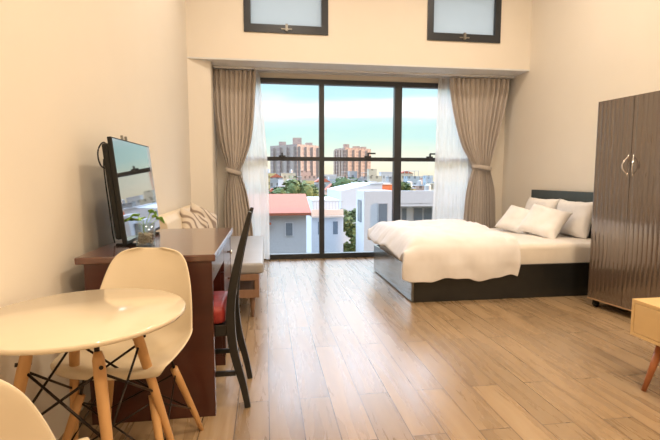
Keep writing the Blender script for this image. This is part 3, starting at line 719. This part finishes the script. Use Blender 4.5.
# far houses: colours x roof features
cols = [('white', (.56, .58, .6)), ('pale yellow', (.58, .47, .22)), ('cream', (.54, .5, .4)), ('grey', (.34, .36, .39)), ('pale blue', (.35, .43, .50)), ('pinkish', (.54, .38, .32))]
feats = ['flat roof and water tank', 'red pitched roof', 'raised parapet', 'rooftop shed', 'stepped upper floor', 'white canopy on top']
CM = [facade('far_%s' % c[0].replace(' ', '_'), c[1], tuple(v * .45 for v in c[1]), 2.2, 3.0, .38, .45) for c in cols]
cells = [(ci, fi) for ci in range(6) for fi in range(6)]
random.shuffle(cells)
rng = random.Random(11)
for k, (ci, fi) in enumerate(cells):
    row = k % 4; Y0 = [92, 125, 165, 215][row] + rng.uniform(-6, 6)
    px = 266 + (k // 4 + [.3, .8, .5, .1][row]) * (178 / 9)
    X0 = (px - 266) / 440 * Y0 * 1.02
    top = [-2.6, -1.6, .4, 2.4][row] + rng.uniform(-1.4, 1.6)
    w_ = rng.uniform(.6, .8) * 20 / 440 * Y0; d_ = 5
    t = thing('city_house', 'small distant %s house with %s in the city' % (cols[ci][0], feats[fi]), 'house', (X0, Y0, GZ), R(rng.uniform(-3, 3)), 'distant houses beyond the window')
    hh = top - GZ; obj('wall', bx(-w_ / 2, w_ / 2, 0, d_, 0, hh), CM[ci], t)
    if fi == 0:
        obj('roof', bx(-w_ / 2 - .1, w_ / 2 + .1, -.1, d_ + .1, hh, hh + .2), 'conc', t)
        bm = bmesh.new(); lathe(bm, [(0, hh + .2), (.7, hh + .2), (.7, hh + 1.5), (0, hh + 1.7)], 16, (w_ * .2, 2)); obj('water_tank', bm, 'rail', t)
    elif fi == 1:
        bm = bmesh.new(); a = w_ / 2 + .2
        lo = [bm.verts.new((x, -.2, z)) for x, z in ((-a, hh), (a, hh), (0, hh + 1.4))]; hi = [bm.verts.new((x, d_ + .2, z)) for x, z in ((-a, hh), (a, hh), (0, hh + 1.4))]
        bm.faces.new(lo); bm.faces.new(hi)
        for i in range(3): bm.faces.new((lo[i], lo[(i + 1) % 3], hi[(i + 1) % 3], hi[i]))
        obj('roof', bm, 'redroof', t)
    elif fi == 2: obj('parapet', boxes((-w_ / 2 - .05, w_ / 2 + .05, -.05, .2, hh, hh + .9), (-w_ / 2 - .05, -w_ / 2 + .2, .2, d_, hh, hh + .9), (w_ / 2 - .2, w_ / 2 + .05, .2, d_, hh, hh + .9)), 'conc', t)
    elif fi == 3:
        obj('roof', bx(-w_ / 2 - .1, w_ / 2 + .1, -.1, d_ + .1, hh, hh + .15), 'conc', t); obj('shed', bx(-w_ * .3, w_ * .1, 1, 4, hh + .15, hh + 2.0), 'white', t)
    elif fi == 4: obj('upper_floor', bx(-w_ * .5, w_ * .15, 1.5, d_, hh, hh + 2.6), CM[ci], t)
    else:
        obj('canopy', bx(-w_ * .45, w_ * .45, .2, 5, hh + 1.9, hh + 2.05), 'white', t)
        for x in (-.42, .42):
            for y in (.4, 4.7): obj('post', bx(w_ * x - .08, w_ * x + .08, y, y + .16, hh, hh + 1.9), 'rail', t)
def tree(x, y, ztop, rad, hgt, label, m, leaf=.22, n=900, seed=0):
    rg = random.Random(seed); t = thing('tree', label, 'tree', (x, y, GZ), 0)
    bm = bmesh.new(); tube(bm, [(0, 0, 0), (.1, 0, (ztop - GZ) * .5), (0, .1, ztop - GZ - hgt * .4)], [rad * .12, rad * .09, rad * .04], 10); obj('trunk', bm, 'bark', t, smooth=True)
    bm = bmesh.new(); cz = ztop - GZ - hgt / 2
    lumps = [(rg.uniform(-.55, .55) * rad, rg.uniform(-.55, .55) * rad, cz + rg.uniform(-.5, .42) * hgt * .7, rg.uniform(.3, .5) * rad) for _ in range(12)]
    for k in range(n):
        lx, ly, lz, lr = lumps[k % 12]
        d = Vector((rg.gauss(0, 1), rg.gauss(0, 1), rg.gauss(0, 1))).normalized() * lr * rg.uniform(.75, 1.05)
        p = Vector((lx, ly, lz)) + d; s = leaf * rg.uniform(.6, 1.3)
        rm = Matrix.Translation(p) @ Matrix.Rotation(rg.uniform(0, 6.3), 4, 'Z') @ Matrix.Rotation(rg.uniform(-1, 1), 4, 'X')
        q = [bm.verts.new(rm @ Vector(c)) for c in ((-s, -s * .5, 0), (0, -s * .6, .03), (s, 0, 0), (0, s * .6, .03), (-s, s * .4, 0))]; bm.faces.new(q)
    for lx, ly, lz, lr in lumps: bmesh.ops.create_icosphere(bm, subdivisions=2, radius=lr * .82, matrix=Matrix.Translation((lx, ly, lz)))
    obj('crown', bm, m, t); return t
tree(5.95, 30.5, -.1, 1.15, 5.5, 'big green tree between the balcony building and the white house', 'treel2', .16, 2200, 1)
tree(2.9, 24.3, -2.4, .8, 3.5, 'lower leafy tree in front of the balcony building', 'treel2', .16, 1500, 2)
tree(5.2, 70, .8, 4.0, 5, 'tree with rounded crown behind the red roof', 'treel2', .3, 1400, 3)
tree(.5, 64, -.2, 3.0, 4, 'dark tree left of the rounded tree behind the red roof', 'treel', .3, 1200, 4)
tree(15.0, 78, .5, 4.6, 4.5, 'wide dark green tree behind the sloping parapet', 'treel', .3, 1500, 5)
tree(8.0, 50, -.7, 3.2, 4, 'dark tree above the balcony railing', 'treel', .3, 1200, 6)
tree(12.3, 58, .45, 2.2, 4, 'tree squeezed between sloping parapet and orange block', 'treel', .25, 1200, 7)
tree(19.5, 60, .9, 2.3, 4, 'greyish tree above the white house parapet', 'treel', .25, 1200, 8)

# ------------------------------------------------------------------ sun + sky
sd = bpy.data.lights.new('sun', 'SUN'); sd.energy = 3.6; sd.color = (1, .55, .26); sd.angle = R(1)
so = bpy.data.objects.new('sun', sd); COL.objects.link(so); so.location = (0, -5, 12)
dv = Vector((-.96, .16, -.2)); so.rotation_euler = dv.to_track_quat('-Z', 'Y').to_euler()
W = bpy.data.worlds.new('evening_sky'); SC.world = W; W.use_nodes = True; nt = W.node_tree; nt.nodes.clear()
out = N(nt, 'ShaderNodeOutputWorld'); bg = N(nt, 'ShaderNodeBackground'); tc = N(nt, 'ShaderNodeTexCoord'); sp = N(nt, 'ShaderNodeSeparateXYZ'); L(nt, tc, 'Generated', sp, 0)
cr_ = N(nt, 'ShaderNodeValToRGB'); L(nt, sp, 'Z', cr_, 0); e = cr_.color_ramp.elements
e[0].position = 0; e[0].color = (.98, .84, .62, 1); e[1].position = 1; e[1].color = (.62, .76, .95, 1)
for p, c in ((.035, (.96, .90, .74)), (.07, (.76, .90, .78)), (.10, (.60, .86, .84)), (.125, (.70, .90, .90)), (.142, (1.12, 1.12, 1.12)), (.162, (1.1, 1.1, 1.12)), (.182, (.60, .88, .95)), (.22, (.50, .82, .93)), (.27, (.8, .9, 1)), (.45, (.70, .80, 1))):
    q = e.new(p); q.color = (*c, 1)
nt.links.remove(cr_.inputs[0].links[0])
mp = N(nt, 'ShaderNodeMapping'); mp.inputs['Scale'].default_value = (2.2, 2.2, 16); L(nt, tc, 'Generated', mp, 0)
no = N(nt, 'ShaderNodeTexNoise'); no.inputs['Scale'].default_value = 1.5; no.inputs['Detail'].default_value = 3; L(nt, mp, 0, no, 'Vector')
dz = N(nt, 'ShaderNodeMath', operation='MULTIPLY_ADD'); dz.inputs[1].default_value = .07; dz.inputs[2].default_value = -.035; L(nt, no, 'Fac', dz, 0)
az = N(nt, 'ShaderNodeMath', operation='ADD'); L(nt, dz, 0, az, 0); L(nt, sp, 'Z', az, 1); L(nt, az, 0, cr_, 0)
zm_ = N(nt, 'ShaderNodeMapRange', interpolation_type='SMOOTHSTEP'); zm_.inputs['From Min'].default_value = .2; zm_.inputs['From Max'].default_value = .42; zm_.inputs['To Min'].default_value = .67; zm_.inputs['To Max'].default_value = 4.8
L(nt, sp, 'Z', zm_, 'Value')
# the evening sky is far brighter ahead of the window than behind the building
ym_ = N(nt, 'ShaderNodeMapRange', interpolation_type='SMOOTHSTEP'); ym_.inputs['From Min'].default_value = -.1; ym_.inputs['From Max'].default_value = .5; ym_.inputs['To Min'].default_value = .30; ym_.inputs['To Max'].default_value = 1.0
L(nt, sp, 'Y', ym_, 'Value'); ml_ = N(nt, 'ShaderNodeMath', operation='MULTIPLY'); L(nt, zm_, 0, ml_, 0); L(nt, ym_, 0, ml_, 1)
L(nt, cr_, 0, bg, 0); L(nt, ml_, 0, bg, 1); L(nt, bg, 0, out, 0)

# ------------------------------------------------------------------ camera
cd = bpy.data.cameras.new('camera'); cam = bpy.data.objects.new('camera', cd); COL.objects.link(cam); SC.camera = cam
cd.sensor_width = 36; cd.lens = 36 * 440 / 660; cd.clip_end = 3000; cd.clip_start = .02
cam.location = (0, 0, 1.2); cam.rotation_euler = (R(90 - 5.452622), 0, R(-8.23896))
SC.view_settings.view_transform = 'Standard'; SC.view_settings.look = 'None'; SC.view_settings.gamma = 1
SC.view_settings.use_curve_mapping = False; SC.view_settings.exposure = .82
